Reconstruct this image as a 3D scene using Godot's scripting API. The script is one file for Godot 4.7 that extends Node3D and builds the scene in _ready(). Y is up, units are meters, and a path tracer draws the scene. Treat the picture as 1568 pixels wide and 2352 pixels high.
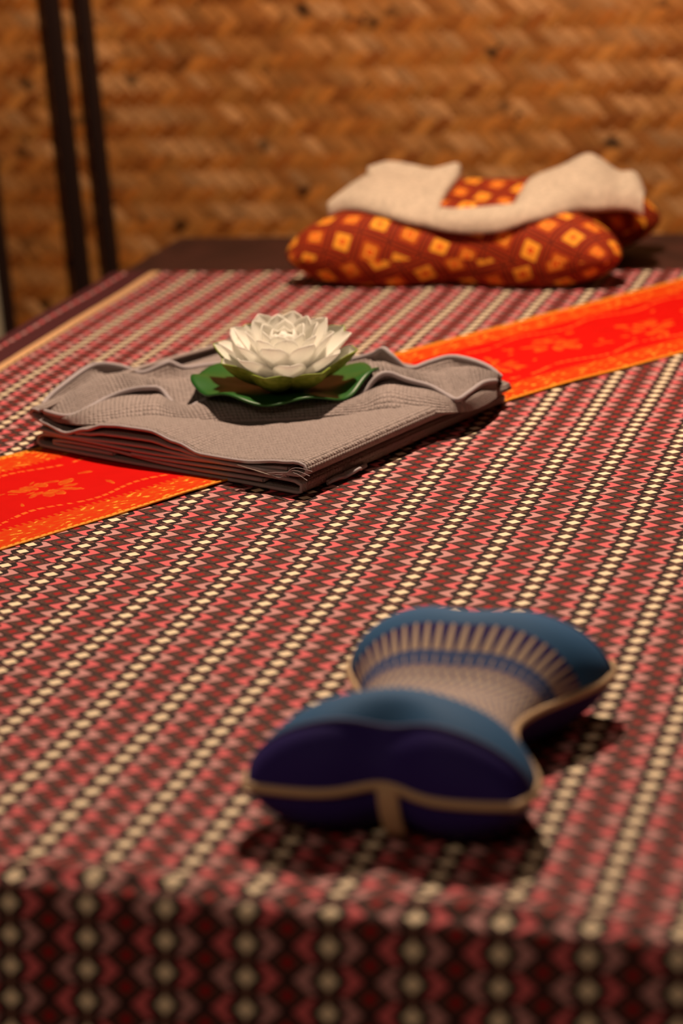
extends Node3D

const H := 0.70          # height of the mattress top
const P := 0.044         # pitch of the cream stripes of the cloth
const ROW := 0.016454    # pitch of its rows
var rng := RandomNumberGenerator.new()
var noise := FastNoiseLite.new()
var M := {}

# ---------------------------------------------------------------- helpers

func tag(o: Node, label := "", category := "", group := "", kind := "") -> Node:
	if label: o.set_meta("label", label)
	if category: o.set_meta("category", category)
	if group: o.set_meta("group", group)
	if kind: o.set_meta("kind", kind)
	return o

func thing(called: String, at: Vector3, turn := 0.0) -> Node3D:
	var o := Node3D.new()
	o.name = called
	add_child(o, true)
	o.position = at
	o.rotation.y = turn
	return o

func start() -> SurfaceTool:
	var st := SurfaceTool.new()
	st.begin(Mesh.PRIMITIVE_TRIANGLES)
	return st

func place(called: String, m: Mesh, material: Material, parent: Node) -> MeshInstance3D:
	var o := MeshInstance3D.new()
	o.name = called
	o.mesh = m
	if material: o.material_override = material
	parent.add_child(o, true)
	return o

func build(called: String, st: SurfaceTool, material: Material, parent: Node) -> MeshInstance3D:
	st.generate_normals()
	st.index()
	return place(called, st.commit(), material, parent)

func grid(st: SurfaceTool, rows: Array, flip := false, uvs: Array = []) -> void:
	var n := rows.size()
	var m: int = rows[0].size()
	for i in n - 1:
		for j in m - 1:
			var ids := [[i, j], [i, j + 1], [i + 1, j + 1], [i, j], [i + 1, j + 1], [i + 1, j]]
			if flip: ids.reverse()
			for k in ids:
				if uvs: st.set_uv(uvs[k[0]][k[1]])
				st.add_vertex(rows[k[0]][k[1]])

func lengths(rows: Array, scale := 1.0) -> Array:
	# uv in metres measured along the sheet
	var mid: int = rows.size() / 2
	var mj: int = rows[0].size() / 2
	var us := [0.0]
	for j in range(1, rows[0].size()): us.append(us[-1] + rows[mid][j].distance_to(rows[mid][j - 1]) * scale)
	var vs := [0.0]
	for i in range(1, rows.size()): vs.append(vs[-1] + rows[i][mj].distance_to(rows[i - 1][mj]) * scale)
	var out := []
	for i in rows.size():
		var r := PackedVector2Array()
		for j in rows[0].size(): r.append(Vector2(us[j], vs[i]))
		out.append(r)
	return out

func offset_rows(rows: Array, by: float) -> Array:
	var out := []
	var n := rows.size()
	var m: int = rows[0].size()
	for i in n:
		var r := PackedVector3Array()
		for j in m:
			var di: Vector3 = rows[mini(i + 1, n - 1)][j] - rows[maxi(i - 1, 0)][j]
			var dj: Vector3 = rows[i][mini(j + 1, m - 1)] - rows[i][maxi(j - 1, 0)]
			var nn := di.cross(dj)
			nn = nn.normalized() if nn.length() > 1e-12 else Vector3.UP
			r.append(rows[i][j] + nn * by)
		out.append(r)
	return out

func column(rows: Array, j: int) -> PackedVector3Array:
	var r := PackedVector3Array()
	for i in rows.size(): r.append(rows[i][j])
	return r

func ring_uv(n: int, m: int, at: Vector2) -> Array:
	var out := []
	for i in n:
		var r := PackedVector2Array()
		for j in m: r.append(at)
		out.append(r)
	return out

func sheet(st: SurfaceTool, rows: Array, thick: float, uv_scale := 1.0) -> void:
	var a := offset_rows(rows, thick / 2)
	var b := offset_rows(rows, -thick / 2)
	var uv := lengths(rows, uv_scale)
	grid(st, a, false, uv)
	grid(st, b, true, uv)
	var n := rows.size()
	var m: int = rows[0].size()
	grid(st, [b[0], a[0]], false, [uv[0], uv[0]])
	grid(st, [a[n - 1], b[n - 1]], false, [uv[n - 1], uv[n - 1]])
	var z := ring_uv(2, n, Vector2.ZERO)
	grid(st, [column(a, 0), column(b, 0)], false, z)
	grid(st, [column(b, m - 1), column(a, m - 1)], false, z)

func smooth(points: Array, count: int) -> PackedVector3Array:
	# Catmull-Rom through the points, resampled evenly by length
	var c := Curve3D.new()
	c.bake_interval = 0.002
	for k in points.size():
		var a: Vector3 = points[maxi(k - 1, 0)]
		var b: Vector3 = points[mini(k + 1, points.size() - 1)]
		var t := (b - a) / 6.0
		c.add_point(points[k], -t, t)
	var out := PackedVector3Array()
	var total := c.get_baked_length()
	for k in count: out.append(c.sample_baked(total * k / (count - 1), true))
	return out

func tube(st: SurfaceTool, path: PackedVector3Array, r: float, sides := 8, closed := false) -> void:
	var n := path.size()
	var rows := []
	var last := Vector3.ZERO
	for k in n + (1 if closed else 0):
		var i := k % n
		var a := path[(i - 1 + n) % n if closed else maxi(i - 1, 0)]
		var b := path[(i + 1) % n if closed else mini(i + 1, n - 1)]
		var d := (b - a).normalized()
		if last == Vector3.ZERO:
			last = d.cross(Vector3.UP if absf(d.y) < 0.9 else Vector3.RIGHT).normalized()
		last = (last - d * last.dot(d)).normalized()
		var w := d.cross(last)
		var ring := PackedVector3Array()
		for s in sides + 1:
			var q := TAU * s / sides
			ring.append(path[i] + (last * cos(q) + w * sin(q)) * r)
		rows.append(ring)
	grid(st, rows, true, ring_uv(rows.size(), sides + 1, Vector2.ZERO))
	if not closed:
		for e in [0, n - 1]:
			for s in sides:
				var tri := [path[e], rows[e][s], rows[e][s + 1]]
				if e == 0: tri.reverse()
				for v in tri:
					st.set_uv(Vector2.ZERO)
					st.add_vertex(v)

func rbox(st: SurfaceTool, lo: Vector3, hi: Vector3, r: float) -> void:
	# a box with rounded edges
	var half := (hi - lo) / 2
	var mid := (hi + lo) / 2
	r = minf(r, minf(half.x, minf(half.y, half.z)) * 0.98)
	var k := 3
	for f in [[Vector3.RIGHT, Vector3.UP], [Vector3.LEFT, Vector3.UP], [Vector3.BACK, Vector3.UP], [Vector3.FORWARD, Vector3.UP], [Vector3.UP, Vector3.BACK], [Vector3.DOWN, Vector3.BACK]]:
		var nn: Vector3 = f[0]
		var up: Vector3 = f[1]
		var side := up.cross(nn)
		var hs: float = absf(side.dot(half))
		var hu: float = absf(up.dot(half))
		var hn: float = absf(nn.dot(half))
		var ps := []
		for q in [[hs, 0], [hu, 0]]:
			var l := []
			for e in k + 1: l.append(-q[0] + r - r * tan(PI / 4 * (1.0 - float(e) / k)))
			for e in k + 1: l.append(q[0] - r + r * tan(PI / 4 * float(e) / k))
			ps.append(l)
		var rows := []
		for b in ps[1]:
			var row := PackedVector3Array()
			for a in ps[0]:
				var p: Vector3 = side * a + up * b + nn * hn
				var inner := Vector3(clampf(p.x, -half.x + r, half.x - r), clampf(p.y, -half.y + r, half.y - r), clampf(p.z, -half.z + r, half.z - r))
				row.append(mid + inner + (p - inner).normalized() * r)
			rows.append(row)
		rows.reverse()
		grid(st, rows, false, ring_uv(rows.size(), rows[0].size(), Vector2.ZERO))

func mat(c: Color, rough := 0.8, tex: Texture2D = null) -> StandardMaterial3D:
	var m := StandardMaterial3D.new()
	m.albedo_color = c
	m.roughness = rough
	m.albedo_texture = tex
	m.metallic_specular = 0.35
	return m

func noise_tex(seed_: int, freq: float, colors: Array, at: Array, w := 256, h := 256, stretch := Vector2.ONE) -> ImageTexture:
	var n := FastNoiseLite.new()
	n.seed = seed_
	n.frequency = freq
	n.fractal_octaves = 4
	var g := Gradient.new()
	g.offsets = PackedFloat32Array(at)
	g.colors = PackedColorArray(colors)
	var im := Image.create(w, h, false, Image.FORMAT_RGB8)
	for y in h:
		for x in w:
			# a torus in noise space keeps the tile seamless
			var fx := TAU * x / w
			var fy := TAU * y / h
			var v := n.get_noise_3d(cos(fx) * 40 * stretch.x + 7.0, sin(fx) * 40 * stretch.x + cos(fy) * 40 * stretch.y, sin(fy) * 40 * stretch.y)
			im.set_pixel(x, y, g.sample(clampf(v * 0.9 + 0.5, 0, 1)))
	return ImageTexture.create_from_image(im)

func ss(a: float, b: float, x: float) -> float:
	return smoothstep(a, b, x)

# ---------------------------------------------------------------- textures

func cloth_texture() -> ImageTexture:
	# one stripe wide, two rows high; the cream diamond sits at u = 0 on whole rows
	var w := 384
	var h := 288
	var dark := Color8(34, 16, 18)
	var maroon := Color8(58, 30, 29)
	var brown := Color8(116, 80, 70)
	var cream := Color8(242, 221, 190)
	var pink := Color8(214, 100, 106)
	var pale := Color8(198, 140, 140)
	var red := Color8(158, 14, 22)
	var im := Image.create(w, h, false, Image.FORMAT_RGB8)
	for y in h:
		for x in w:
			var u := (x + 0.5) / w
			var v := (y + 0.5) / h * 2.0
			var row := int(floor(v + 0.5)) % 2
			var dv: float = v - floorf(v + 0.5)            # -0.5 .. 0.5 round the row
			var du: float = u - floorf(u + 0.5)            # from the cream stripe
			var c := dark
			var e := absf(u - 0.5)
			var ev := absf(dv)
			var half := 0.5 - ev                    # distance from the half row
			var a := absf(du)
			# lozenges centred on the half rows, midway between the stripes
			var d := e / 0.29 + half / 0.5
			if d < 0.94: c = maroon
			if d < 0.80 and d > 0.68: c = brown if (x / 5 + y / 5) % 3 > 0 else maroon
			if d < 0.52 and d > 0.46: c = brown
			if e / 0.085 + half / 0.20 < 1.0: c = red
			elif d < 0.46: c = Color8(84, 26, 24)
			# chevrons beside each cream diamond, pointing away from it
			var outer := 0.430 - 0.46 * ev
			var inner := 0.235 - 0.25 * floorf(ev / 0.09) * 0.09
			if ev < 0.44 and a < outer and a > inner:
				c = pink if (row == 0) == (du > 0) else pale
			# the small lace lozenge between two cream diamonds
			var hd := a / 0.140 + half / 0.29
			if hd < 1.0: c = maroon
			if hd < 0.88 and hd > 0.60: c = brown
			if hd < 0.34: c = brown
			if a / 0.130 + ev / 0.305 < 1.0: c = cream
			im.set_pixel(x, y, c)
	return ImageTexture.create_from_image(im)

func runner_texture() -> ImageTexture:
	# u along the sash (0.9 m), v across it (0.21 m)
	var w := 2048
	var h := 480
	var im := Image.create(w, h, false, Image.FORMAT_RGB8)
	var n1 := FastNoiseLite.new(); n1.seed = 5; n1.frequency = 0.05
	var n2 := FastNoiseLite.new(); n2.seed = 9; n2.frequency = 0.016
	var red := Color8(200, 9, 3)
	var gold := Color8(200, 106, 20)
	var bright := Color8(232, 156, 52)
	# flower sprays: ellipses as petals and leaves round a few centres
	var sprays := []
	rng.seed = 77
	for k in 9:
		var cx := 60.0 + k * 236.0 + rng.randf_range(-20, 20)
		var cy := h * (0.5 + rng.randf_range(-0.06, 0.06))
		for p in 9:
			var q := TAU * p / 9.0 + rng.randf() * 0.5
			var r := rng.randf_range(26, 62)
			sprays.append([cx + cos(q) * r * 1.15, cy + sin(q) * r * 0.9, rng.randf_range(13, 26), rng.randf_range(8, 13), q])
		for p in 12:
			sprays.append([cx + rng.randf_range(-118, 118), cy + rng.randf_range(-84, 84), rng.randf_range(7, 19), rng.randf_range(3, 7), rng.randf() * TAU])
	var cover := PackedByteArray()
	cover.resize(w * h)
	for s in sprays:
		var r := int(s[2]) + 2
		for y in range(maxi(int(s[1]) - r, 0), mini(int(s[1]) + r, h)):
			for xx in range(int(s[0]) - r, int(s[0]) + r):
				var x := posmod(xx, w)
				var dx: float = xx - s[0]
				var dy: float = y - s[1]
				var a: float = (dx * cos(s[4]) + dy * sin(s[4])) / s[2]
				var b: float = (-dx * sin(s[4]) + dy * cos(s[4])) / s[3]
				var d := a * a + b * b
				if d < 1.0: cover[y * w + x] = 2 if d > 0.74 else 1
	for y in h:
		var v := (y + 0.5) / h
		var edge := minf(v, 1.0 - v)
		for x in w:
			var g := n1.get_noise_2d(x, y * 1.4)
			var b := n2.get_noise_2d(x, y)
			var c := red
			if edge < 0.19:
				# brocade border: small scrolls of gold on orange
				var k := sin(x * 0.118 + sin(edge * 62.0) * 2.0) * sin(edge * 88.0 + cos(x * 0.059) * 1.4)
				c = Color8(206, 54, 6).lerp(gold, clampf(0.14 + k * 0.4 + g * 0.8, 0.0, 0.7))
				if k + g * 1.2 > 0.95: c = bright
				if edge > 0.168: c = Color8(204, 70, 10) if int(x / 7.0) % 2 == 0 else red
				if edge < 0.022: c = bright if (x + int(y * 0.6)) % 14 < 9 else gold
			else:
				var f := cover[y * w + x]
				if f == 1: c = red.lerp(gold, 0.72 + g * 0.3)
				if f == 2: c = red.lerp(bright, clampf(0.42 + g, 0.05, 0.8))
				# a dotted vine either side of the sprays
				var vine := absf(v - 0.5) - (0.245 + 0.028 * sin(x * 0.0266))
				if absf(vine) < 0.010 and x % 18 < 13 and b > -0.25: c = red.lerp(bright, 0.62)
				c = c.lerp(Color8(184, 7, 2), clampf(b * 0.4, 0, 0.25))
			im.set_pixel(x, y, c)
	return ImageTexture.create_from_image(im)

func lattice_texture() -> ImageTexture:
	# lattice of the orange cushion: gold lozenges in a net of dark red lines
	var w := 256
	var im := Image.create(w, w, false, Image.FORMAT_RGB8)
	for y in w:
		for x in w:
			var u := (x + 0.5) / w
			var v := (y + 0.5) / w
			var c := Color8(150, 42, 8)
			var best := [9.0, 0]
			for k in [[0.5, 0.5, 0], [0, 0, 1], [1, 0, 1], [0, 1, 1], [1, 1, 1]]:
				var d: float = absf(u - k[0]) + absf(v - k[1])
				if d < best[0]: best = [d, k[2]]
			var d: float = best[0]
			if d > 0.455: c = Color8(84, 18, 6)
			elif d > 0.40: c = Color8(178, 62, 10)
			elif d > 0.345: c = Color8(100, 22, 6)
			elif d < 0.255:
				c = Color8(244, 148, 26) if best[1] == 0 else Color8(206, 96, 16)
				if d < 0.11: c = Color8(226, 84, 10)
				elif d > 0.215: c = Color8(250, 186, 62) if best[1] == 0 else Color8(214, 112, 26)
				elif d < 0.145: c = Color8(250, 196, 72)
			im.set_pixel(x, y, c)
	return ImageTexture.create_from_image(im)

func band_texture() -> ImageTexture:
	# woven band of the blue pillow; u across (repeats), v along it (once)
	var w := 192
	var h := 512
	var im := Image.create(w, h, false, Image.FORMAT_RGB8)
	var navy := Color8(44, 30, 96)
	var beige := Color8(200, 176, 154)
	var blue := Color8(66, 88, 140)
	for y in h:
		for x in w:
			var u := fmod((x + 0.5) / w * 4.0, 1.0)
			var v := (y + 0.5) / h
			var e := minf(v, 1.0 - v)
			var c := navy
			if e < 0.155:
				# tall spikes
				var half := 0.10 + 0.26 * (e / 0.155)
				if absf(u - 0.5) < half: c = beige
			elif e < 0.175: c = blue
			elif e < 0.235:
				c = blue
				if Vector2((u - 0.5) * 0.26, e - 0.205).length() < 0.022: c = beige
				if Vector2((fmod(u + 0.5, 1.0) - 0.5) * 0.26, e - 0.205).length() < 0.012: c = navy
			elif e < 0.255: c = beige.lerp(navy, 0.3)
			else:
				c = beige
				var f := absf(fmod((e - 0.255) / 0.082, 1.0) - 0.5) * 2.0
				var q := absf(u - 0.5) * 2.0
				if absf(f - q) < 0.22: c = beige.lerp(blue, 0.7)
				if f + q < 0.5: c = beige.lerp(navy, 0.65)
			im.set_pixel(x, y, c)
	return ImageTexture.create_from_image(im)

func waffle_height() -> ImageTexture:
	# eight by eight raised cells of looped yarn, no two quite alike
	var w := 256
	var im := Image.create(w, w, false, Image.FORMAT_RGB8)
	var fuzz := FastNoiseLite.new(); fuzz.seed = 14; fuzz.frequency = 0.09
	rng.seed = 4
	var jit := []
	for k in 64: jit.append([rng.randf_range(0.55, 1.0), rng.randf_range(-0.12, 0.12), rng.randf_range(-0.12, 0.12)])
	for y in w:
		for x in w:
			var u := (x + 0.5) / w * 8.0
			var v := (y + 0.5) / w * 8.0
			var j: Array = jit[int(u) + 8 * int(v)]
			var fu := clampf(fmod(u, 1.0) + j[1] * sin(PI * fmod(u, 1.0)), 0, 1)
			var fv := clampf(fmod(v, 1.0) + j[2] * sin(PI * fmod(v, 1.0)), 0, 1)
			var d := pow(maxf(0.0, sin(PI * fu)), 0.55) * pow(maxf(0.0, sin(PI * fv)), 0.55)
			var k: float = clampf(d * j[0] + fuzz.get_noise_2d(x, y) * 0.22, 0, 1)
			im.set_pixel(x, y, Color(k, k, k))
	return ImageTexture.create_from_image(im)

func streaks(seed_: int) -> ImageTexture:
	# bamboo split: grain along u, with darker nodes and stained stretches
	var w := 1024
	var h := 32
	var n := FastNoiseLite.new(); n.seed = seed_; n.frequency = 0.02
	var im := Image.create(w, h, false, Image.FORMAT_RGB8)
	rng.seed = seed_
	var spots := []
	for k in 2: spots.append([rng.randi_range(0, w), rng.randf_range(6, 12), rng.randf_range(0.45, 0.7)])
	for y in h:
		for x in w:
			var g := n.get_noise_2d(x * 1.0, y * 9.0) * 0.20 + n.get_noise_2d(x * 0.36 + 900, 3.0) * 0.22
			var k := 0.86 + g
			for s in spots:
				var d := absf(x - s[0])
				if d < s[1]: k *= lerpf(s[2], 1.0, ss(s[1] * 0.6, s[1], d))
			k = clampf(k, 0.2, 1.0)
			im.set_pixel(x, y, Color(k, k * lerpf(0.94, 1.0, k), k * lerpf(0.85, 1.0, k)))
	return ImageTexture.create_from_image(im)

# ---------------------------------------------------------------- scene

func _ready() -> void:
	camera_and_light()
	materials()
	room()
	bed()
	cloth()
	runner()
	towel()
	lotus()
	blue_pillow()
	orange_pillow()
	small_towel()

func camera_and_light() -> void:
	var cam := Camera3D.new()
	cam.name = "camera"
	add_child(cam)
	cam.transform = Transform3D(Basis(Vector3(0.962014, -0.059083, -0.266528), Vector3(-0.021607, 0.956758, -0.290081), Vector3(0.272142, 0.284821, 0.919139)).orthonormalized(), Vector3(0.525510, H + 0.558348, 1.742270))
	var lens := CameraAttributesPhysical.new()
	lens.frustum_focal_length = 12.0 / (1176.0 / 5900.0)
	lens.frustum_focus_distance = 1.95
	lens.frustum_near = 0.05
	lens.frustum_far = 50.0
	lens.exposure_aperture = 3.0
	cam.attributes = lens
	cam.current = true

	var env := Environment.new()
	env.background_mode = Environment.BG_COLOR
	env.background_color = Color(0, 0, 0)
	env.tonemap_mode = Environment.TONE_MAPPER_LINEAR
	env.tonemap_exposure = 1.0
	env.sdfgi_enabled = true
	env.ssao_enabled = true
	env.ssil_enabled = true
	var we := WorldEnvironment.new()
	we.name = "environment"
	we.environment = env
	add_child(we)

	unseen_ceiling_lamp("unseen_ceiling_spotlight", Vector3(-0.02, 2.02, -0.50), Vector3(0.0, H, -0.20), 2.7)
	unseen_panel_lamp(Vector3(-0.2, 2.2, 1.9), Vector2(1.0, 0.7), 0.8)

func unseen_ceiling_lamp(called: String, at: Vector3, aim: Vector3, energy: float) -> void:
	var t := thing(called, at)  # lamp out of view, placed to light the bed and cast its shadows
	tag(t, "unseen small black ceiling spotlight, out of view above the bed, placed to light it and cast its shadows", "spotlight")
	var d := (aim - at).normalized()
	var pole := start()
	tube(pole, PackedVector3Array([Vector3(0, 0.005, 0), Vector3(0, 0.22, 0)]), 0.012, 16)
	var black := mat(Color8(18, 17, 16), 0.5)
	build("stem", pole, black, t)
	var can := start()
	tube(can, PackedVector3Array([-d * 0.07, d * 0.055]), 0.045, 24)
	build("housing", can, black, t)
	var glow := start()
	tube(glow, PackedVector3Array([d * 0.0555, d * 0.0585]), 0.038, 24)
	var gm := mat(Color8(255, 240, 215), 0.4)
	gm.emission_enabled = true
	gm.emission = Color(1, 0.88, 0.755)
	gm.emission_energy_multiplier = 3.0
	build("lamp_lens", glow, gm, t)
	var l := SpotLight3D.new()
	l.name = "spot"
	t.add_child(l)
	l.look_at_from_position(at + d * 0.075, aim, Vector3.UP if absf(d.y) < 0.98 else Vector3.RIGHT)
	l.light_color = Color(1.0, 0.88, 0.755)
	l.light_energy = energy
	l.light_size = 0.04
	l.spot_angle = 78.0
	l.spot_angle_attenuation = 0.3
	l.spot_range = 12.0
	l.spot_attenuation = 2.0
	l.shadow_enabled = true

func unseen_panel_lamp(at: Vector3, size: Vector2, energy: float) -> void:
	# unseen soft lamp behind the camera, placed to light the near faces
	var t := thing("unseen_ceiling_panel", at)
	tag(t, "unseen flat rectangular ceiling lamp, out of view, lighting the near faces of the cloth and pillow", "ceiling lamp")
	var f := start()
	rbox(f, Vector3(-size.x / 2 - 0.02, 0.0, -size.y / 2 - 0.02), Vector3(size.x / 2 + 0.02, 0.05, size.y / 2 + 0.02), 0.004)
	build("frame", f, mat(Color8(40, 30, 24), 0.6), t)
	var g := start()
	rbox(g, Vector3(-size.x / 2, -0.012, -size.y / 2), Vector3(size.x / 2, -0.001, size.y / 2), 0.003)
	var gm := mat(Color8(240, 225, 200), 0.6)
	gm.emission_enabled = true
	gm.emission = Color(1, 0.87, 0.74)
	gm.emission_energy_multiplier = 0.3
	build("lamp_diffuser", g, gm, t)
	var l := AreaLight3D.new()
	l.name = "panel_light"
	t.add_child(l)
	l.area_size = size
	l.position = Vector3(0, -0.02, 0)
	l.rotation.x = -PI / 2
	l.light_color = Color(1, 0.87, 0.74)
	l.light_energy = energy
	l.area_range = 12.0
	l.shadow_enabled = true

func materials() -> void:
	noise.seed = 11
	noise.frequency = 3.0
	M.cloth = mat(Color.WHITE, 0.78, cloth_texture())
	M.dark_wood = mat(Color8(36, 20, 16), 0.55)
	M.mattress = mat(Color8(66, 34, 26), 0.72, noise_tex(3, 0.02, [Color(0.8, 0.8, 0.8), Color(1, 1, 1)], [0.2, 0.8]))
	M.mattress.uv1_triplanar = true
	M.mattress.uv1_scale = Vector3(3, 3, 3)
	M.runner = mat(Color.WHITE, 0.75, runner_texture())
	M.runner.metallic_specular = 0.2
	M.towel = mat(Color8(166, 151, 148), 0.95)
	M.towel.heightmap_enabled = true
	M.towel.heightmap_texture = waffle_height()
	M.towel.heightmap_scale = 0.22
	M.towel.rim_enabled = true
	M.towel.rim = 0.3
	M.hem = mat(Color8(166, 156, 160), 0.8)
	M.petal = mat(Color8(254, 251, 244), 0.5)
	M.petal.backlight_enabled = true
	M.petal.backlight = Color(0.86, 0.86, 0.85)
	M.sepal = mat(Color8(142, 160, 64), 0.5, noise_tex(8, 0.02, [Color(0.82, 0.86, 0.7), Color(1, 1, 1)], [0.25, 0.75], 128, 128))
	M.leaf = mat(Color8(38, 88, 34), 0.38)
	M.leaf.metallic_specular = 0.4
	M.stamen = mat(Color8(236, 190, 40), 0.6)
	M.navy = mat(Color8(44, 30, 108), 0.75)
	M.teal = mat(Color8(46, 92, 138), 0.75)
	M.band = mat(Color.WHITE, 0.8, band_texture())
	M.piping = mat(Color8(196, 166, 132), 0.8)
	M.navy_piping = mat(Color8(92, 92, 126), 0.8)
	M.lattice = mat(Color.WHITE, 0.8, lattice_texture())
	M.cream_towel = mat(Color8(206, 186, 166), 0.95, noise_tex(21, 0.05, [Color(0.86, 0.86, 0.86), Color(1, 1, 1)], [0.2, 0.8], 128, 128))
	M.cream_towel.uv1_triplanar = true
	M.cream_towel.uv1_scale = Vector3(14, 14, 14)
	M.white_paint = mat(Color8(190, 176, 150), 0.7)
	M.room = mat(Color8(112, 84, 62), 0.9)
	M.floor = mat(Color8(70, 44, 30), 0.6)

func slab(called: String, lo: Vector3, hi: Vector3, material: Material) -> MeshInstance3D:
	var b := BoxMesh.new()
	b.size = hi - lo
	var o := place(called, b, material, self)
	o.position = (lo + hi) / 2
	return tag(o, "", "", "", "structure")

func room() -> void:
	var x0 := -2.2
	var x1 := 2.4
	var z0 := -1.40
	var z1 := 3.4
	var top := 2.24
	slab("floor", Vector3(x0, -0.1, z0), Vector3(x1, 0, z1), M.floor)
	slab("ceiling", Vector3(x0, top, z0), Vector3(x1, top + 0.1, z1), M.room)
	slab("wall_left", Vector3(x0 - 0.1, 0, z0 - 0.1), Vector3(x0, top, z1), M.room)
	slab("wall_right", Vector3(x1, 0, z0 - 0.1), Vector3(x1 + 0.1, top, z1), M.room)
	slab("wall_front", Vector3(x0 - 0.1, 0, z1), Vector3(x1 + 0.1, top, z1 + 0.1), M.room)
	var backing := mat(Color8(176, 108, 48), 0.9)
	var wall := slab("wall_back", Vector3(x0, 0, z0 - 0.12), Vector3(x1, top, z0 - 0.006), backing)
	weave(wall, Rect2(-1.7, 0.36, 2.9, 1.14), z0 - 0.004)
	# dark battens fixed over the matting, a little out of plumb
	for b in [["trim_1", -0.748, 0.020], ["trim_2", -0.704, 0.016], ["trim_3", -0.862, 0.018]]:
		var st := start()
		rbox(st, Vector3(-b[2] / 2, -0.95, 0), Vector3(b[2] / 2, 0.86, 0.018), 0.002)
		var o := build(b[0], st, M.dark_wood, self)
		o.position = Vector3(b[1], H + 0.27, z0 + 0.002)
		o.rotation.z = deg_to_rad(1.35)
		tag(o, "", "", "", "structure")
	var w := start()
	rbox(w, Vector3(-0.05, -0.95, 0), Vector3(0.05, 0.86, 0.03), 0.003)
	var wo := build("trim_4", w, M.white_paint, self)
	wo.position = Vector3(-0.917, H + 0.27, z0 + 0.002)
	wo.rotation.z = deg_to_rad(1.35)
	tag(wo, "", "", "", "structure")

func weave(wall: Node3D, area: Rect2, z: float) -> void:
	# two-over-two twill of bamboo splits laid on the diagonal
	var w := 0.0150
	var look := Rect2(-0.98, H - 0.26, 1.30, 0.66)
	var mats := []
	for family in 2:
		var list := []
		for k in 4:
			var tone: Color = [Color8(210, 146, 86), Color8(198, 132, 70), Color8(220, 160, 104), Color8(186, 118, 58)][k] if family == 0 else [Color8(196, 122, 52), Color8(182, 108, 42), Color8(208, 136, 64), Color8(168, 96, 36)][k]
			var m := mat(tone, 0.5, streaks(40 + k + 4 * family))
			m.metallic_specular = 0.4
			list.append(m)
		mats.append(list)
	rng.seed = 31
	var rest := [start(), start()]
	var s2 := sqrt(0.5)
	for family in 2:
		var along := Vector2(s2, -s2) if family == 0 else Vector2(s2, s2)   # family 0 falls to the right
		var across := Vector2(s2, s2) if family == 0 else Vector2(-s2, s2)
		var corners := [area.position, area.end, Vector2(area.position.x, area.end.y), Vector2(area.end.x, area.position.y)]
		var lo := INF
		var hi := -INF
		for c in corners:
			lo = minf(lo, c.dot(across)); hi = maxf(hi, c.dot(across))
		for a in range(int(ceil(lo / w)) + 1, int(floor(hi / w))):
			var mid: Vector2 = across * (a * w)
			# clip the centre line to the panel
			var t0 := -INF
			var t1 := INF
			for ax in 2:
				var p := (area.position[ax] - mid[ax]) / along[ax]
				var q := (area.end[ax] - mid[ax]) / along[ax]
				t0 = maxf(t0, minf(p, q)); t1 = minf(t1, maxf(p, q))
			if t1 - t0 < w * 2: continue
			var near := false
			for k in 21:
				if look.has_point(mid + along * lerpf(t0, t1, k / 20.0)): near = true
			var step := w / (3.0 if near else 1.0)
			var rows := [PackedVector3Array(), PackedVector3Array(), PackedVector3Array()]
			var uv := [PackedVector2Array(), PackedVector2Array(), PackedVector2Array()]
			var off := rng.randf() * 3.0
			var n := int((t1 - t0) / step)
			var ww := w * rng.randf_range(0.475, 0.496)
			for k in n + 1:
				var t := t0 + k * step
				var b := t / w
				# index of the crossing strip, and whether this one lies over it
				var lift := 0.0
				var phase := fposmod((a + b) if family == 1 else (a - b), 4.0)
				lift = sin((phase - 0.0) / 4.0 * TAU)
				if family == 1: lift = -lift
				lift = clampf(lift * 1.7, -1, 1)
				var p := mid + along * t
				var h := lift * 0.0007
				for e in 3:
					var q: Vector2 = p + across * ((e - 1) * ww)
					rows[e].append(Vector3(q.x, q.y, z + 0.002 + h + (0.0009 if e == 1 else 0.0)) - wall.position)
					uv[e].append(Vector2(t / 1.5 + off, e * 0.5))
			if near:
				var st := start()
				grid(st, rows, family == 1 or true, uv)
				build("bamboo_strip", st, mats[family][rng.randi() % 4], wall)
			else:
				grid(rest[family], rows, true, uv)
	for family in 2:
		tag(build("bamboo_matting", rest[family], mats[family][0], wall), "", "", "", "stuff")

func bed() -> void:
	var t := thing("massage_bed", Vector3(-0.06, 0, -0.29))
	tag(t, "low massage bed with dark brown padded mattress and wooden frame", "bed")
	var o := -t.position
	var m := start()
	rbox(m, Vector3(-0.535, H - 0.14, -1.19) + o, Vector3(0.425, H, 0.604) + o, 0.022)
	build("mattress", m, M.mattress, t)
	var f := start()
	rbox(f, Vector3(-0.52, H - 0.24, -1.17) + o, Vector3(0.41, H - 0.141, 0.57) + o, 0.008)
	build("frame", f, M.dark_wood, t)
	for x in [-0.48, 0.37]:
		for z in [-1.12, 0.52]:
			var l := start()
			rbox(l, Vector3(x - 0.035, 0.0, z - 0.035) + o, Vector3(x + 0.035, H - 0.241, z + 0.035) + o, 0.005)
			build("leg", l, M.dark_wood, t)

func wave(x: float, z: float) -> float:
	return noise.get_noise_2d(x * 1.1, z * 1.1) * 0.0012 + noise.get_noise_2d(x * 3.0 + 50, z * 1.6) * 0.0006

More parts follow.
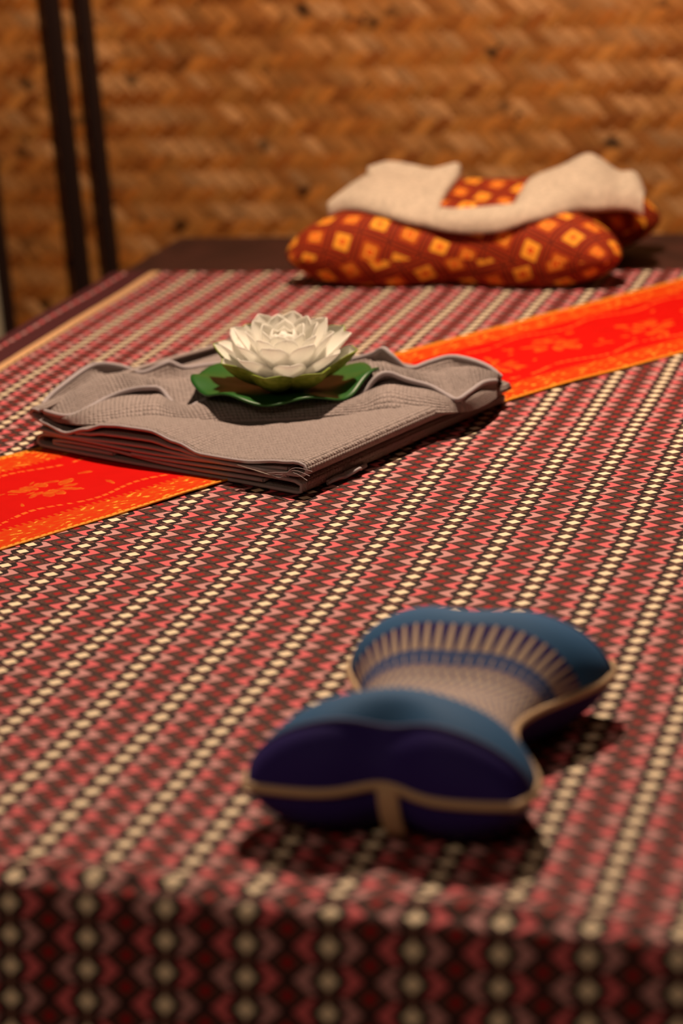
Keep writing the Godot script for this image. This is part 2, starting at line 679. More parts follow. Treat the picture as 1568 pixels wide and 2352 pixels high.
func cloth_at(x: float, s: float) -> Vector3:
	# s runs from the far end over the top and down the near side
	var edge := 0.611 + 0.06 * x
	var base := 0.0022
	if s < edge - 0.03:
		return Vector3(x, H + base + wave(x, s) + 0.0012, s)
	if s < edge:
		var k := (s - edge + 0.03) / 0.03
		# the seam of the mattress pushes the cloth up just before the bend
		var amp := 0.0036 + 0.0016 * sin(x * 31.0)
		return Vector3(x, H + base + lerpf(wave(x, s), 0.0, k) + 0.0012 + amp * (ss(0.1, 0.62, k) - ss(0.7, 1.0, k)), s)
	var r := 0.007
	var turn := deg_to_rad(90.0 - 13.0)
	var arc := r * turn
	var l := s - edge
	if l < arc:
		var q := l / r
		return Vector3(x, H + base + 0.0012 - r * (1 - cos(q)), edge + r * sin(q))
	var e := Vector3(x, H + base + 0.0012 - r * (1 - cos(turn)), edge + r * sin(turn))
	var d := l - arc
	var flare := Vector3(0, -sin(turn), cos(turn)) * d
	return e + flare + Vector3(0, 0, sin(x * 24.0 + 1.0) * 0.010 * ss(0.05, 0.3, d))

func cloth() -> void:
	var t := thing("patterned_cloth", Vector3(0, 0, 0))
	tag(t, "patterned cloth of pink chevrons and cream diamond stripes spread over the bed", "bed cloth")
	var far := -0.948
	var end := 0.611 + 0.34
	var ss_list := []
	var s := far
	while s < end:
		ss_list.append(s)
		s += 0.010 if s < 0.56 or s > 0.68 else 0.0022
	var left := -0.466
	var xs := []
	var x := left
	while x < 0.412:
		xs.append(x)
		x += 0.012
	xs.append(0.412)
	var rows := []
	var uvs := []
	for sv in ss_list:
		var r := PackedVector3Array()
		var u := PackedVector2Array()
		for xv in xs:
			r.append(cloth_at(xv, sv))
			var shift: float = -0.34 * ss(-0.18, -0.36, xv) + 0.05 * noise.get_noise_2d(xv * 0.9 + 9, sv * 0.9)
			u.append(Vector2(xv / P + shift, (-sv / ROW + 0.22 * noise.get_noise_2d(xv * 0.8, sv * 1.3 + 20)) / 2.0))
		rows.append(r)
		uvs.append(u)
	var st := start()
	grid(st, rows, false, uvs)
	build("woven_field", st, M.cloth, t)
	# the woven border along the left edge: cream line, maroon ground, one row of chevrons
	var cols := [[-0.477, left, Color8(204, 158, 114), "border_stripe"], [-0.502, -0.477, Color8(70, 28, 32), "border_ground"], [-0.524, -0.511, Color8(70, 28, 32), "border_ground"]]
	for c in cols:
		var g := start()
		var rr := []
		for sv in ss_list:
			var r := PackedVector3Array()
			for k in 5: r.append(cloth_at(lerpf(c[0], c[1], k / 4.0), sv))
			rr.append(r)
		grid(g, rr, false, lengths(rr))
		build(c[3], g, mat(c[2], 0.8), t)
	var e := start()
	var re := []
	var ue := []
	for sv in ss_list:
		var r := PackedVector3Array()
		var u := PackedVector2Array()
		for k in 5:
			r.append(cloth_at(lerpf(-0.511, -0.502, k / 4.0), sv))
			u.append(Vector2(lerpf(0.14, 0.48, k / 4.0), -sv / ROW / 2.0))
		re.append(r)
		ue.append(u)
	grid(e, re, false, ue)
	build("chevron_edge", e, M.cloth, t)

func runner() -> void:
	# a sash laid aslant over the cloth
	var t := thing("silk_sash", Vector3(0, 0, 0))
	tag(t, "red and orange silk sash with gold brocade borders lying under the grey towel", "sash")
	var d := Vector2(0.541, -0.841).normalized()
	var nrm := Vector2(-d.y, d.x)
	var start_p := d * -0.604 + nrm * -0.161
	var st := start()
	var rows := []
	var uvs := []
	var width := 0.217
	for i in 25:
		var r := PackedVector3Array()
		var u := PackedVector2Array()
		for j in 121:
			var along := 1.62 * j / 120.0
			var v := i / 24.0
			var p: Vector2 = start_p + d * along + nrm * (v - 1.0) * width
			var bend := 0.004 * sin(along * 5.0 + 1.2)
			p += nrm * bend
			var y := H + 0.0048 + wave(p.x, p.y) + 0.0008 * sin(along * 17.0 + v * 3.0) + 0.0010 * maxf(0, noise.get_noise_2d(along * 1.4, v * 0.7 + 70))
			r.append(Vector3(p.x, y, p.y))
			u.append(Vector2(along / 0.9, v))
		rows.append(r)
		uvs.append(u)
	grid(st, rows, false, uvs)
	build("sash_face", st, M.runner, t)
	var under := start()
	grid(under, offset_rows(rows, -0.0008), true, uvs)
	build("sash_lining", under, mat(Color8(190, 30, 10), 0.7), t)
	for k in [0, 24]:
		var cord := start()
		tube(cord, rows[k], 0.0009, 6)
		build("gold_edge", cord, mat(Color8(226, 140, 34), 0.45), t)

# ---- the grey towel

func towel() -> void:
	var base := Vector3(-0.046, H + 0.0042, -0.086)
	var t := thing("folded_towel", base)
	tag(t, "folded grey waffle towel with ruffled hems lying on the bed under the lotus", "towel")
	var ax := Vector3(-0.272, 0, -0.127)
	var bx := Vector3(0.099, 0, -0.289)
	var cell := 1.0 / 0.030
	# packs: paths through the side of the stack in (share of a, height)
	var lower := [Vector2(0.62, 0.0088), Vector2(0.3, 0.0094), Vector2(0.06, 0.0108), Vector2(0.02, 0.0104), Vector2(0.002, 0.0082), Vector2(0.0, 0.0056), Vector2(0.006, 0.0030), Vector2(0.03, 0.0018), Vector2(0.3, 0.0017), Vector2(0.7, 0.0017), Vector2(0.97, 0.0020), Vector2(0.997, 0.0040), Vector2(1.004, 0.0075), Vector2(0.995, 0.0112), Vector2(0.965, 0.0134), Vector2(0.86, 0.0132), Vector2(0.6, 0.0122), Vector2(0.2, 0.0140), Vector2(0.05, 0.0138)]
	var inner := [Vector2(0.70, 0.0052), Vector2(0.92, 0.0056), Vector2(0.945, 0.0072), Vector2(0.93, 0.0092), Vector2(0.86, 0.0098), Vector2(0.7, 0.0086), Vector2(0.5, 0.0058), Vector2(0.14, 0.0058)]
	var upper := [Vector2(0.99, 0.0176), Vector2(0.9, 0.0172), Vector2(0.7, 0.0166), Vector2(0.4, 0.0166), Vector2(0.06, 0.0160), Vector2(0.0, 0.0163), Vector2(-0.018, 0.0186), Vector2(-0.022, 0.0214), Vector2(-0.014, 0.0242), Vector2(0.01, 0.0258), Vector2(0.06, 0.0262), Vector2(0.3, 0.0258), Vector2(0.55, 0.0256), Vector2(0.72, 0.0268), Vector2(0.9, 0.0256), Vector2(0.985, 0.0266), Vector2(1.01, 0.0292), Vector2(1.018, 0.0322), Vector2(1.005, 0.0350), Vector2(0.975, 0.0362)]
	var middle := [Vector2(0.84, 0.0208), Vector2(0.5, 0.0204), Vector2(0.2, 0.0204), Vector2(0.05, 0.0206)]
	var swell := Curve.new()
	swell.min_value = -1.0
	for p in [[0.0, 0.0], [0.06, -0.25], [0.2, -0.75], [0.36, -0.7], [0.45, 0.1], [0.55, 0.85], [0.66, 0.75], [0.72, 0.6], [0.80, -0.1], [0.88, -0.8], [0.96, -0.2], [1.0, 0.0]]: swell.add_point(Vector2(p[0], p[1]), 0, 0)
	for k in swell.point_count:
		swell.set_point_left_mode(k, Curve.TANGENT_FREE)
	var n := 0
	for pack in [lower, inner, upper, middle]:
		var pts := []
		for p in pack: pts.append(Vector3(p.x * 0.300, p.y, 0))
		var path := smooth(pts, 120 if pack.size() > 9 else 50)
		var rows := []
		for i in 41:
			var b := i / 40.0
			var r := PackedVector3Array()
			for p in path:
				var a := p.x / 0.300
				# the layers swell and sag a little along the stack
				var k := p.y / 0.026
				var sway := 0.0022 * sin(b * 5.0 + a * 4.0 + n) * k * ss(0.0, 0.3, a) + 0.0075 * swell.sample(clampf(a, 0, 1)) * ss(0.55, 0.98, k) * (1.0 - ss(0.0, 0.30, b)) + 0.0012 * sin(a * 10.0 + n) * k * (1.0 - b)
				var ends := -0.0065 * k * ss(0.55, 1.0, b) * (1.0 - ss(0.2, 0.7, a))
				var rag := 0.010 * sin(a * 7.0 + n * 2.1) * (1.0 - b) + (0.012 if n % 2 == 1 else 0.0)
				# the far corners are rounded off
				var bl := b * (1.0 - 0.05 * ss(0.75, 1.0, a)) + rag * 0.35
				r.append(ax * a + bx * bl + Vector3(0, p.y + sway + ends, 0))
			rows.append(r)
		var st := start()
		sheet(st, rows, 0.0026, cell)
		var layer := build("layer", st, M.towel, t)
		var cord := start()
		tube(cord, rows[0], 0.0015, 7)
		build("hem", cord, M.hem, layer)
		n += 1
	# the turned-back flap with its two ruffled hems
	var h1 := [Vector3(-0.309, 0.036, -0.212), Vector3(-0.282, 0.034, -0.206), Vector3(-0.264, 0.040, -0.242), Vector3(-0.246, 0.045, -0.253), Vector3(-0.227, 0.048, -0.252), Vector3(-0.218, 0.046, -0.253), Vector3(-0.203, 0.037, -0.238), Vector3(-0.190, 0.034, -0.231), Vector3(-0.179, 0.038, -0.241), Vector3(-0.166, 0.042, -0.255), Vector3(-0.140, 0.038, -0.262), Vector3(-0.110, 0.037, -0.264), Vector3(-0.085, 0.038, -0.268), Vector3(-0.067, 0.038, -0.269), Vector3(-0.054, 0.036, -0.267), Vector3(-0.045, 0.040, -0.277), Vector3(-0.037, 0.050, -0.288), Vector3(-0.028, 0.052, -0.294), Vector3(-0.013, 0.046, -0.294), Vector3(0.008, 0.041, -0.290), Vector3(0.024, 0.036, -0.280), Vector3(0.035, 0.034, -0.272), Vector3(0.041, 0.036, -0.285), Vector3(0.047, 0.037, -0.317), Vector3(0.052, 0.032, -0.345)]
	var h2 := [Vector3(-0.324, 0.030, -0.241), Vector3(-0.325, 0.035, -0.259), Vector3(-0.318, 0.042, -0.285), Vector3(-0.311, 0.047, -0.321), Vector3(-0.301, 0.048, -0.332), Vector3(-0.282, 0.046, -0.331), Vector3(-0.265, 0.040, -0.333), Vector3(-0.249, 0.045, -0.342), Vector3(-0.243, 0.046, -0.348), Vector3(-0.231, 0.040, -0.352), Vector3(-0.215, 0.038, -0.372), Vector3(-0.180, 0.036, -0.392), Vector3(-0.130, 0.036, -0.396), Vector3(-0.095, 0.038, -0.390), Vector3(-0.069, 0.045, -0.384), Vector3(-0.060, 0.050, -0.375), Vector3(-0.051, 0.055, -0.365), Vector3(-0.042, 0.050, -0.359), Vector3(-0.033, 0.040, -0.362), Vector3(-0.025, 0.038, -0.365), Vector3(-0.014, 0.040, -0.378), Vector3(0.001, 0.042, -0.390), Vector3(0.019, 0.042, -0.382), Vector3(0.039, 0.038, -0.372), Vector3(0.052, 0.030, -0.366)]
	var c0 := [Vector3(-0.300, 0.029, -0.208), Vector3(-0.270, 0.029, -0.196), Vector3(-0.225, 0.029, -0.196), Vector3(-0.180, 0.029, -0.206), Vector3(-0.135, 0.029, -0.214), Vector3(-0.090, 0.029, -0.222), Vector3(-0.045, 0.029, -0.238), Vector3(0.000, 0.027, -0.252), Vector3(0.028, 0.025, -0.262), Vector3(0.047, 0.022, -0.290), Vector3(0.054, 0.020, -0.335)]
	var cols := 160
	var r0 := smooth(c0, cols)
	var r1 := smooth(h1, cols)
	var r4 := smooth(h2, cols)
	var keys := [PackedVector3Array(), PackedVector3Array(), PackedVector3Array(), PackedVector3Array(), PackedVector3Array(), PackedVector3Array(), PackedVector3Array(), PackedVector3Array()]
	var tucks := PackedVector3Array()
	for j in cols:
		var shift := Vector3(0, H + 0.0, 0) - base
		var q := j / float(cols - 1)
		var calm := ss(0.0, 0.10, q) * ss(1.0, 0.90, q)
		var p0 := r0[j] + shift
		var p1 := r1[j] + shift
		var p4 := r4[j] + shift
		var lo := minf(p1.y, p4.y)
		var v1 := p1.lerp(p4, 0.22)
		v1.y = maxf(lo - 0.011 * calm, 0.0265)
		var rd := p1.lerp(p4, 0.55)
		rd.y = lerpf(lo, 0.034, 0.55) + 0.005 * calm
		var high4 := ss(0.036, 0.050, p4.y)
		var v2 := p1.lerp(p4, 0.90) + Vector3(-0.001, 0, -0.007) * calm * high4
		v2.y = maxf(minf(lo - 0.006 * calm, p4.y - 0.017 * high4), 0.0265)
		var back := p4 + Vector3(-0.004, 0, -0.012)
		back.y = maxf(p4.y - 0.016, 0.004)
		keys[0].append(p0 + Vector3(0, -0.0005, 0))
		var high := ss(0.034, 0.050, p1.y)
		var mid := p0.lerp(p1, 0.45)
		mid.y = p0.y + 0.005 * calm + 0.3 * (p1.y - p0.y)
		keys[1].append(mid)
		var tuck := p0.lerp(p1, 0.95) + Vector3(0, 0, -0.010 * calm * (0.4 + high))
		tuck.y = lerpf(mid.y + 0.001, p1.y, 0.25)
		tucks.append(tuck)
		p1 += Vector3(0.001, 0, 0.005) * calm * high
		keys[2].append(p1)
		keys[3].append(v1)
		keys[4].append(rd)
		keys[5].append(v2)
		keys[6].append(p4)
		keys[7].append(back)
	keys.insert(2, tucks)
	for part in [[0, 3], [3, 7], [7, 8]]:
		var sub := []
		var cnt: int = (part[1] - part[0]) * 8 + 1
		var tmp := []
		for j in cols:
			var col := []
			for k in range(part[0], part[1] + 1): col.append(keys[k][j])
			tmp.append(smooth(col, cnt) if col.size() > 2 else PackedVector3Array(lerp_list(col[0], col[1], cnt)))
		for i in cnt:
			var r := PackedVector3Array()
			for j in cols: r.append(tmp[j][i])
			sub.append(r)
		sub.reverse()
		var st := start()
		sheet(st, sub, 0.0024, cell)
		build("flap", st, M.towel, t)
	for k in [3, 7]:
		var cord := start()
		tube(cord, keys[k], 0.0022, 8)
		build("hem", cord, M.hem, t)
	# a ruffle of hem that peeps out below the near fold
	var ruffle := []
	for i in 7:
		var r := PackedVector3Array()
		for j in 41:
			var q := j / 40.0
			var out := sin(q * TAU * 2.0) * 0.5 + 0.5
			r.append(bx * (0.10 + 0.18 * q) - ax * (0.006 + 0.030 * (i / 6.0) * (0.35 + 0.65 * out) * sin(q * PI)) + Vector3(0, 0.0045 - 0.0025 * (i / 6.0) + 0.0045 * out * (i / 6.0) * sin(q * PI), 0))
		ruffle.append(r)
	var rs := start()
	sheet(rs, ruffle, 0.002, cell)
	var ro := build("ruffle", rs, M.towel, t)
	var rc := start()
	tube(rc, ruffle[6], 0.0014, 7)
	build("hem", rc, M.hem, ro)
	# the cut-off care label with loose threads
	var ls := start()
	var lr := []
	var lo_ := ax * 0.20 + Vector3(0, 0.0165, 0) - bx * 0.012
	for i in 5:
		var r := PackedVector3Array()
		for j in 9:
			var q := j / 8.0
			r.append(lo_ - ax * (0.12 * q) - bx * 0.02 * (i / 4.0) * (1.0 - 0.8 * q) + Vector3(0, -0.003 * q + 0.003 * (i / 4.0) * (1.0 - q), 0))
		lr.append(r)
	sheet(ls, lr, 0.0006, cell)
	build("care_label", ls, mat(Color8(176, 166, 160), 0.7), t)
	for k in 3:
		var th := start()
		var q := lo_ - ax * 0.10 - bx * 0.014
		tube(th, smooth([q, q - ax * 0.05 + Vector3(0, 0.003 - 0.002 * k, 0.002), q - ax * 0.10 + Vector3(0, 0.005 + 0.002 * k, 0.003), q - ax * (0.14 + 0.01 * k) + Vector3(0, 0.004 * k, 0.001)], 14), 0.0003, 5)
		build("thread", th, M.hem, t)

func lerp_list(a: Vector3, b: Vector3, n: int) -> Array:
	var out := []
	for k in n: out.append(a.lerp(b, k / float(n - 1)))
	return out

# ---- the lotus

func petal_mesh(length: float, width: float, rise0: float, rise1: float, cup: float, tip: float, r0: float, h0: float, inner: Material, outer: Material) -> ArrayMesh:
	# a petal that leaves the heart along +z; its angle of climb goes from rise0 to rise1
	var rows := []
	var n := 15
	var m := 11
	var pos := Vector2(r0, h0)
	var ang := rise0
	for i in n:
		var u := i / float(n - 1)
		if i > 0:
			ang = lerpf(rise0, rise1, pow(u, 0.85))
			pos += Vector2(cos(ang), sin(ang)) * (length / (n - 1))
		var w := width * (lerpf(0.40, 1.0, sin(u / 0.56 * PI / 2)) if u < 0.56 else pow(maxf(0.0, 1.0 - pow((u - 0.56) / 0.44, 2.5 - tip)), 0.56))
		if i == n - 1: w = 0.0006
		var r := PackedVector3Array()
		for j in m:
			var v := j / float(m - 1) * 2.0 - 1.0
			var bend := cup * v * v * (w / width)
			var nx := Vector2(-sin(ang), cos(ang))
			var c := pos + nx * bend
			r.append(Vector3(v * w * (1.0 - 0.12 * absf(v) * cup / 0.01 * 0.2), c.y, c.x))
		rows.append(r)
	var a := offset_rows(rows, 0.00035)
	var b := offset_rows(rows, -0.00035)
	var up := start()
	grid(up, a, false, lengths(a, 20.0))
	up.generate_normals()
	up.set_material(inner)
	var mesh := up.commit()
	var down := start()
	grid(down, b, true, lengths(b, 20.0))
	for e in [[column(a, 0), column(b, 0)], [column(b, m - 1), column(a, m - 1)], [a[n - 1], b[n - 1]]]:
		grid(down, e, false, ring_uv(2, e[0].size(), Vector2.ZERO))
	down.generate_normals()
	down.set_material(outer)
	down.commit(mesh)
	return mesh

func lotus() -> void:
	var c := Vector3(-0.117, H + 0.0445, -0.290)
	var t := thing("artificial_lotus", c)
	tag(t, "white artificial lotus flower with green outer petals on a glossy lily pad", "flower")
	# the pad
	var rows := []
	var nr := 18
	var na := 120
	for i in nr + 1:
		var f := i / float(nr)
		var r := PackedVector3Array()
		for j in na + 1:
			var q := TAU * (j % na) / na
			var rad := 0.079 * (1.0 + 0.030 * sin(q * 3.0 + 0.4) + 0.018 * sin(q * 7.0 + 1.0) + 0.012 * sin(q * 11.0))
			# a notch at the back, as lily pads have
			var y := -0.002 + ss(0.55, 1.0, f) * (0.0032 * sin(q * 7.0 + 2.2) + 0.0012 * sin(q * 4.0 + 0.5)) + 0.001 * f * f
			# the right side curls up
			var dq := wrapf(q - 0.12, -PI, PI)
			y += ss(0.62, 1.0, f) * 0.009 * exp(-dq * dq / 0.10)
			# the left side rides up over the ruffles of the towel
			y += 0.007 * ss(0.2, 1.0, f) * ss(0.0, 1.0, -cos(q - 0.5))
			r.append(Vector3(cos(q) * rad * f - 0.004, y, -sin(q) * rad * f))
		rows.append(r)
	var st := start()
	var top := offset_rows(rows, 0.0008)
	var low := offset_rows(rows, -0.0008)
	for k in [top, low]:
		for j in na + 1: k[0][j] = Vector3(0, -0.002 + (0.0008 if k == top else -0.0008), 0)
	grid(st, top, true)
	grid(st, low, false)
	grid(st, [top[nr], low[nr]], true)
	build("leaf_pad", st, M.leaf, t)
	# rings of petals: count, length, half width, first and last climb, cup, start radius, height, turn, sepals?
	rng.seed = 5
	var rings := [
		[8, 0.068, 0.0204, -0.06, 0.96, 0.010, 0.006, 0.003, 0.02, true],
		[8, 0.064, 0.0148, 0.38, 0.84, 0.006, 0.006, 0.005, 0.50, false],
		[8, 0.059, 0.0140, 0.60, 1.04, 0.006, 0.006, 0.006, 0.03, false],
		[8, 0.053, 0.0120, 0.84, 1.22, 0.005, 0.006, 0.007, 0.52, false],
		[6, 0.047, 0.0116, 1.04, 1.46, 0.005, 0.006, 0.008, 0.10, false],
		[5, 0.046, 0.0135, 0.60, 2.00, 0.009, 0.003, 0.008, 0.60, false],
		[5, 0.045, 0.0110, 0.66, 2.30, 0.009, 0.001, 0.009, 0.10, false]]
	var head := Node3D.new()
	head.name = "flower_head"
	t.add_child(head)
	head.position = Vector3(0.002, -0.002, 0.009)
	head.rotation = Vector3(deg_to_rad(9.0), 0, deg_to_rad(-2.5))
	for g in rings:
		var mesh := petal_mesh(g[1], g[2], g[3], g[4], g[5], 0.10, g[6], g[7], M.petal, M.sepal if g[9] else M.petal)
		for k in g[0]:
			var o := place("outer_petal" if g[9] else "petal", mesh, null, head)
			o.rotation.y = TAU * (k + g[8]) / g[0] + rng.randf_range(-0.05, 0.05)
			o.rotation.x = rng.randf_range(-0.05, 0.05)
	var stam := start()
	for k in 16:
		var q := TAU * k / 16.0
		var a := Vector3(cos(q) * 0.004, 0.024, sin(q) * 0.004)
		tube(stam, PackedVector3Array([a, a + Vector3(cos(q) * 0.0035, 0.021, sin(q) * 0.0035)]), 0.0008, 5)
	build("stamens", stam, M.stamen, head)

# ---- pillows

func pillow_point(q: Dictionary, s: float, t: float, top: bool) -> Vector3:
	var at := absf(t)
	var w: float = q.waist + (q.half - q.waist) * ss(0.0, 0.82, at)
	var l: float = q.length * (1.0 - q.cleft * exp(-pow(s / 0.30, 2.0)) - q.corner * pow(absf(s), 5.0))
	var x := s * w * (1.0 - 0.05 * ss(0.85, 1.0, at))
	var z := t * l
	var seam: float = q.seam + q.peak * exp(-pow(s / 0.22, 2.0)) * ss(0.75, 1.0, at) * (1.0 if t > 0 else 0.5)
	if top:
		var d: float = lerpf(q.saddle, q.crest, ss(0.08, 0.66, at)) * pow(maxf(0.0, 1.0 - pow(at, 7.0)), 0.5)
		var f := pow(maxf(0.0, 1.0 - pow(absf(s), q.full)), 0.60 if q.full < 3.0 else 0.5)
		var notch: float = 1.0 - q.notch * (1.0 if t > 0 else 0.35) * exp(-pow(s / 0.24, 2.0)) * ss(0.68, 0.97, at)
		return Vector3(x, seam + d * f * notch, z)
	var g := pow(maxf(0.0, 1.0 - pow(absf(s), 5.0)), 0.42) * pow(maxf(0.0, 1.0 - pow(at, 9.0)), 0.42)
	var drop: float = lerpf(0.80, 1.0, ss(0.05, 0.5, at))
	return Vector3(x * (1.0 - 0.10 * g), maxf(seam - (q.seam + 0.002) * g * drop * (1.0 - 0.3 * q.notch * exp(-pow(s / 0.2, 2.0)) * at), 0.0), z)

func pillow_rows(q: Dictionary, t0: float, t1: float, top: bool, n := 16) -> Array:
	var rows := []
	for i in n + 1:
		var t := lerpf(t0, t1, i / float(n))
		if absf(t1) == 1.0 or absf(t0) == 1.0:
			t = signf(t0 + t1) * sin(absf(t) * PI / 2) if t0 * t1 < 0 else t
		var r := PackedVector3Array()
		for j in 49: r.append(pillow_point(q, sin((j / 48.0 - 0.5) * PI), t, top))
		rows.append(r)
	return rows

func dense_end(q: Dictionary, t0: float, top: bool, side: float) -> Array:
	# rows that crowd towards the end, where the fabric turns over
	var rows := []
	for i in 17:
		var k := i / 16.0
		var t := lerpf(t0, 1.0, 1.0 - pow(1.0 - k, 2.2)) * side
		var r := PackedVector3Array()
		for j in 49: r.append(pillow_point(q, sin((j / 48.0 - 0.5) * PI), t, top))
		rows.append(r)
	if side < 0: rows.reverse()
	return rows

func pillow_bottom(q: Dictionary) -> Array:
	var rows := []
	for i in 49:
		var t := sin((i / 48.0 - 0.5) * PI)
		var r := PackedVector3Array()
		for j in 49: r.append(pillow_point(q, sin((j / 48.0 - 0.5) * PI), t, false))
		rows.append(r)
	return rows

func pillow_rim(q: Dictionary) -> PackedVector3Array:
	var path := PackedVector3Array()
	for k in 40: path.append(pillow_point(q, 1.0, lerpf(-1, 1, k / 40.0), true))
	for k in 40: path.append(pillow_point(q, lerpf(1, -1, k / 40.0), 1.0, true))
	for k in 40: path.append(pillow_point(q, -1.0, lerpf(1, -1, k / 40.0), true))
	for k in 40: path.append(pillow_point(q, lerpf(-1, 1, k / 40.0), -1.0, true))
	return path

func band_uv(rows: Array, across: float) -> Array:
	var out := []
	for i in rows.size():
		var r := PackedVector2Array()
		var m: int = rows[i].size()
		for j in m: r.append(Vector2(asin(clampf(sin((j / float(m - 1) - 0.5) * PI), -1, 1)) / PI * across, i / float(rows.size() - 1)))
		out.append(r)
	return out

func blue_pillow() -> void:
	var t := thing("neck_pillow", Vector3(0.188, H + 0.0045, 0.438), deg_to_rad(-3.2))
	tag(t, "small blue and navy waisted neck pillow with beige patterned band and piping", "pillow")
	var q := {"half": 0.079, "waist": 0.046, "length": 0.112, "cleft": 0.10, "corner": 0.04, "seam": 0.028, "peak": 0.003, "saddle": 0.016, "crest": 0.044, "notch": 0.38, "full": 2.5}
	for side in [1.0, -1.0]:
		var e := start()
		grid(e, dense_end(q, 0.84, true, side))
		build("end_panel", e, M.navy, t)
		var b := start()
		grid(b, pillow_rows(q, 0.52 * side if side > 0 else -0.84, 0.84 if side > 0 else -0.52, true))
		build("side_band", b, M.teal, t)
		var p := start()
		var line: PackedVector3Array = pillow_rows(q, 0.84 * side, 0.84 * side + 0.001, true, 1)[0]
		tube(p, line, 0.0011, 6)
		build("seam", p, M.navy_piping, t)
	var m := start()
	var rows := pillow_rows(q, -0.52, 0.52, true, 36)
	grid(m, rows, false, band_uv(rows, 6.5))
	build("patterned_band", m, M.band, t)
	var u := start()
	grid(u, pillow_bottom(q), true)
	build("underside", u, M.navy, t)
	var r := start()
	tube(r, pillow_rim(q), 0.0026, 8, true)
	build("piping", r, M.piping, t)
	# carrying loop at the near end
	var lr := []
	for i in 9:
		var k := i / 8.0
		var row := PackedVector3Array()
		var c := pillow_point(q, 0.04, 1.0, true)
		for j in 5: row.append(Vector3(c.x + (j / 4.0 - 0.5) * 0.0115 + 0.002 * k, lerpf(c.y - 0.001, 0.0016, k), c.z + 0.002 + 0.0028 * sin(k * PI) - 0.006 * k))
		lr.append(row)
	var ls := start()
	sheet(ls, lr, 0.0014)
	build("loop_tag", ls, M.piping, t)

func orange_pillow() -> void:
	var t := thing("cushion", Vector3(-0.105, H + 0.001, -0.970), deg_to_rad(-3.0))
	tag(t, "plump orange waisted cushion with gold lozenge lattice on the dark mattress end", "cushion")
	var q := orange_shape()
	# one run of rows from end to end, so that the print flows over the seams
	var far_end := dense_end(q, 0.72, true, -1.0)
	var near_end := dense_end(q, 0.72, true, 1.0)
	var rows := far_end.duplicate()
	var main := pillow_rows(q, -0.72, 0.72, true, 36)
	rows.append_array(main.slice(1))
	rows.append_array(near_end.slice(1))
	var uv := turned_uv(rows)
	var cuts := [["end_panel", 0, 17], ["top_panel", 16, 53], ["end_panel", 52, 69]]
	for c in cuts:
		var st := start()
		grid(st, rows.slice(c[1], c[2]), false, uv.slice(c[1], c[2]))
		build(c[0], st, M.lattice, t)
	var u := start()
	var br := pillow_bottom(q)
	grid(u, br, true, turned_uv(br))
	build("underside", u, M.lattice, t)

func turned_uv(rows: Array) -> Array:
	var out := []
	for r in lengths(rows, 1.0 / 0.037):
		var l := PackedVector2Array()
		for p in r: l.append(p.rotated(0.42))
		out.append(l)
	return out

func orange_shape() -> Dictionary:
	return {"half": 0.184, "waist": 0.140, "length": 0.128, "cleft": 0.14, "corner": 0.06, "seam": 0.034, "peak": 0.0, "saddle": 0.034, "crest": 0.055, "notch": 0.34, "full": 3.2}

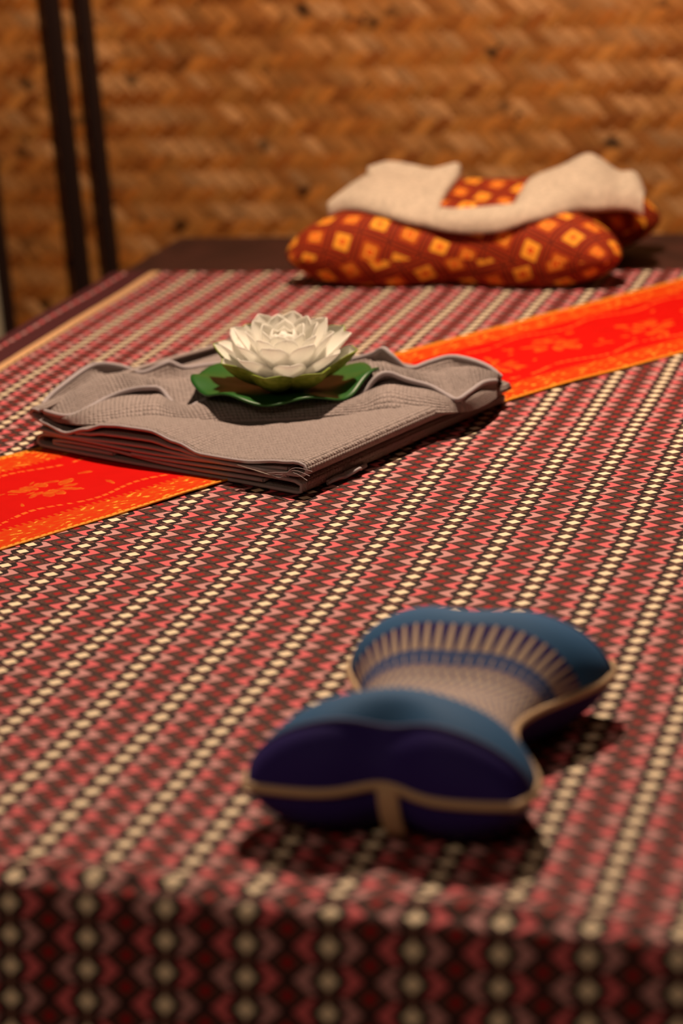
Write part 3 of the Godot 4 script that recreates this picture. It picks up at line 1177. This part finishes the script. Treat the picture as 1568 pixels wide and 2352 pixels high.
func small_towel() -> void:
	var t := thing("hand_towel", Vector3(0, H, 0))
	tag(t, "crumpled cream hand towel draped over the orange cushion", "towel")
	var front := [Vector3(-0.250, 0.077, -0.900), Vector3(-0.231, 0.083, -0.895), Vector3(-0.196, 0.085, -0.873), Vector3(-0.171, 0.081, -0.865), Vector3(-0.156, 0.077, -0.863), Vector3(-0.144, 0.074, -0.864), Vector3(-0.136, 0.072, -0.866), Vector3(-0.129, 0.070, -0.866), Vector3(-0.121, 0.068, -0.865), Vector3(-0.109, 0.066, -0.863), Vector3(-0.084, 0.065, -0.857), Vector3(-0.054, 0.068, -0.847), Vector3(-0.035, 0.073, -0.847), Vector3(-0.022, 0.077, -0.851), Vector3(-0.005, 0.080, -0.857), Vector3(0.014, 0.081, -0.879), Vector3(0.030, 0.078, -0.905), Vector3(0.046, 0.076, -0.920), Vector3(0.059, 0.074, -0.935), Vector3(0.072, 0.071, -0.945), Vector3(0.084, 0.065, -0.950)]
	var back := [Vector3(-0.252, 0.080, -0.915), Vector3(-0.245, 0.093, -0.945), Vector3(-0.224, 0.106, -0.980), Vector3(-0.206, 0.112, -0.995), Vector3(-0.182, 0.109, -0.995), Vector3(-0.151, 0.105, -0.985), Vector3(-0.123, 0.112, -0.980), Vector3(-0.121, 0.102, -0.965), Vector3(-0.130, 0.085, -0.925), Vector3(-0.118, 0.081, -0.905), Vector3(-0.087, 0.083, -0.895), Vector3(-0.063, 0.085, -0.890), Vector3(-0.044, 0.086, -0.893), Vector3(-0.043, 0.090, -0.910), Vector3(-0.036, 0.103, -0.950), Vector3(-0.010, 0.110, -0.985), Vector3(0.014, 0.120, -1.000), Vector3(0.028, 0.116, -1.000), Vector3(0.049, 0.101, -1.000), Vector3(0.068, 0.100, -0.995), Vector3(0.082, 0.082, -0.970)]
	var fold := [Vector3(-0.224, 0.103, -0.972), Vector3(-0.207, 0.102, -0.971), Vector3(-0.187, 0.098, -0.960), Vector3(-0.170, 0.093, -0.947), Vector3(-0.155, 0.086, -0.932), Vector3(-0.144, 0.083, -0.920), Vector3(-0.135, 0.083, -0.913)]
	var cols := []
	for k in front.size():
		var a: Vector3 = front[k]
		var b: Vector3 = back[k]
		var mid := a.lerp(b, 0.5) + Vector3(0, 0.008, 0.004)
		cols.append(smooth([a + Vector3(0, -0.003, 0.001), a.lerp(mid, 0.35) + Vector3(0, 0.004, 0.003), mid, b], 15))
	var rows := []
	for i in 15:
		var pts := []
		for k in front.size(): pts.append(cols[k][i])
		rows.append(smooth(pts, 121))
	rows.reverse()
	var st := start()
	sheet(st, rows, 0.004)
	build("drape", st, M.cream_towel, t)
	# the left end is doubled back on itself
	var low := smooth(fold, 31)
	var high := smooth([back[2], back[3], back[4], back[5], back[6], back[7], back[8]], 31)
	var fr := []
	for i in 9:
		var k := i / 8.0
		var r := PackedVector3Array()
		for j in 31: r.append(low[j].lerp(high[j], k) + Vector3(0, 0.0045 * sin(k * PI) + 0.004, 0.003))
		fr.append(r)
	fr.reverse()
	var fs := start()
	sheet(fs, fr, 0.004)
	build("turned_corner", fs, M.cream_towel, t)
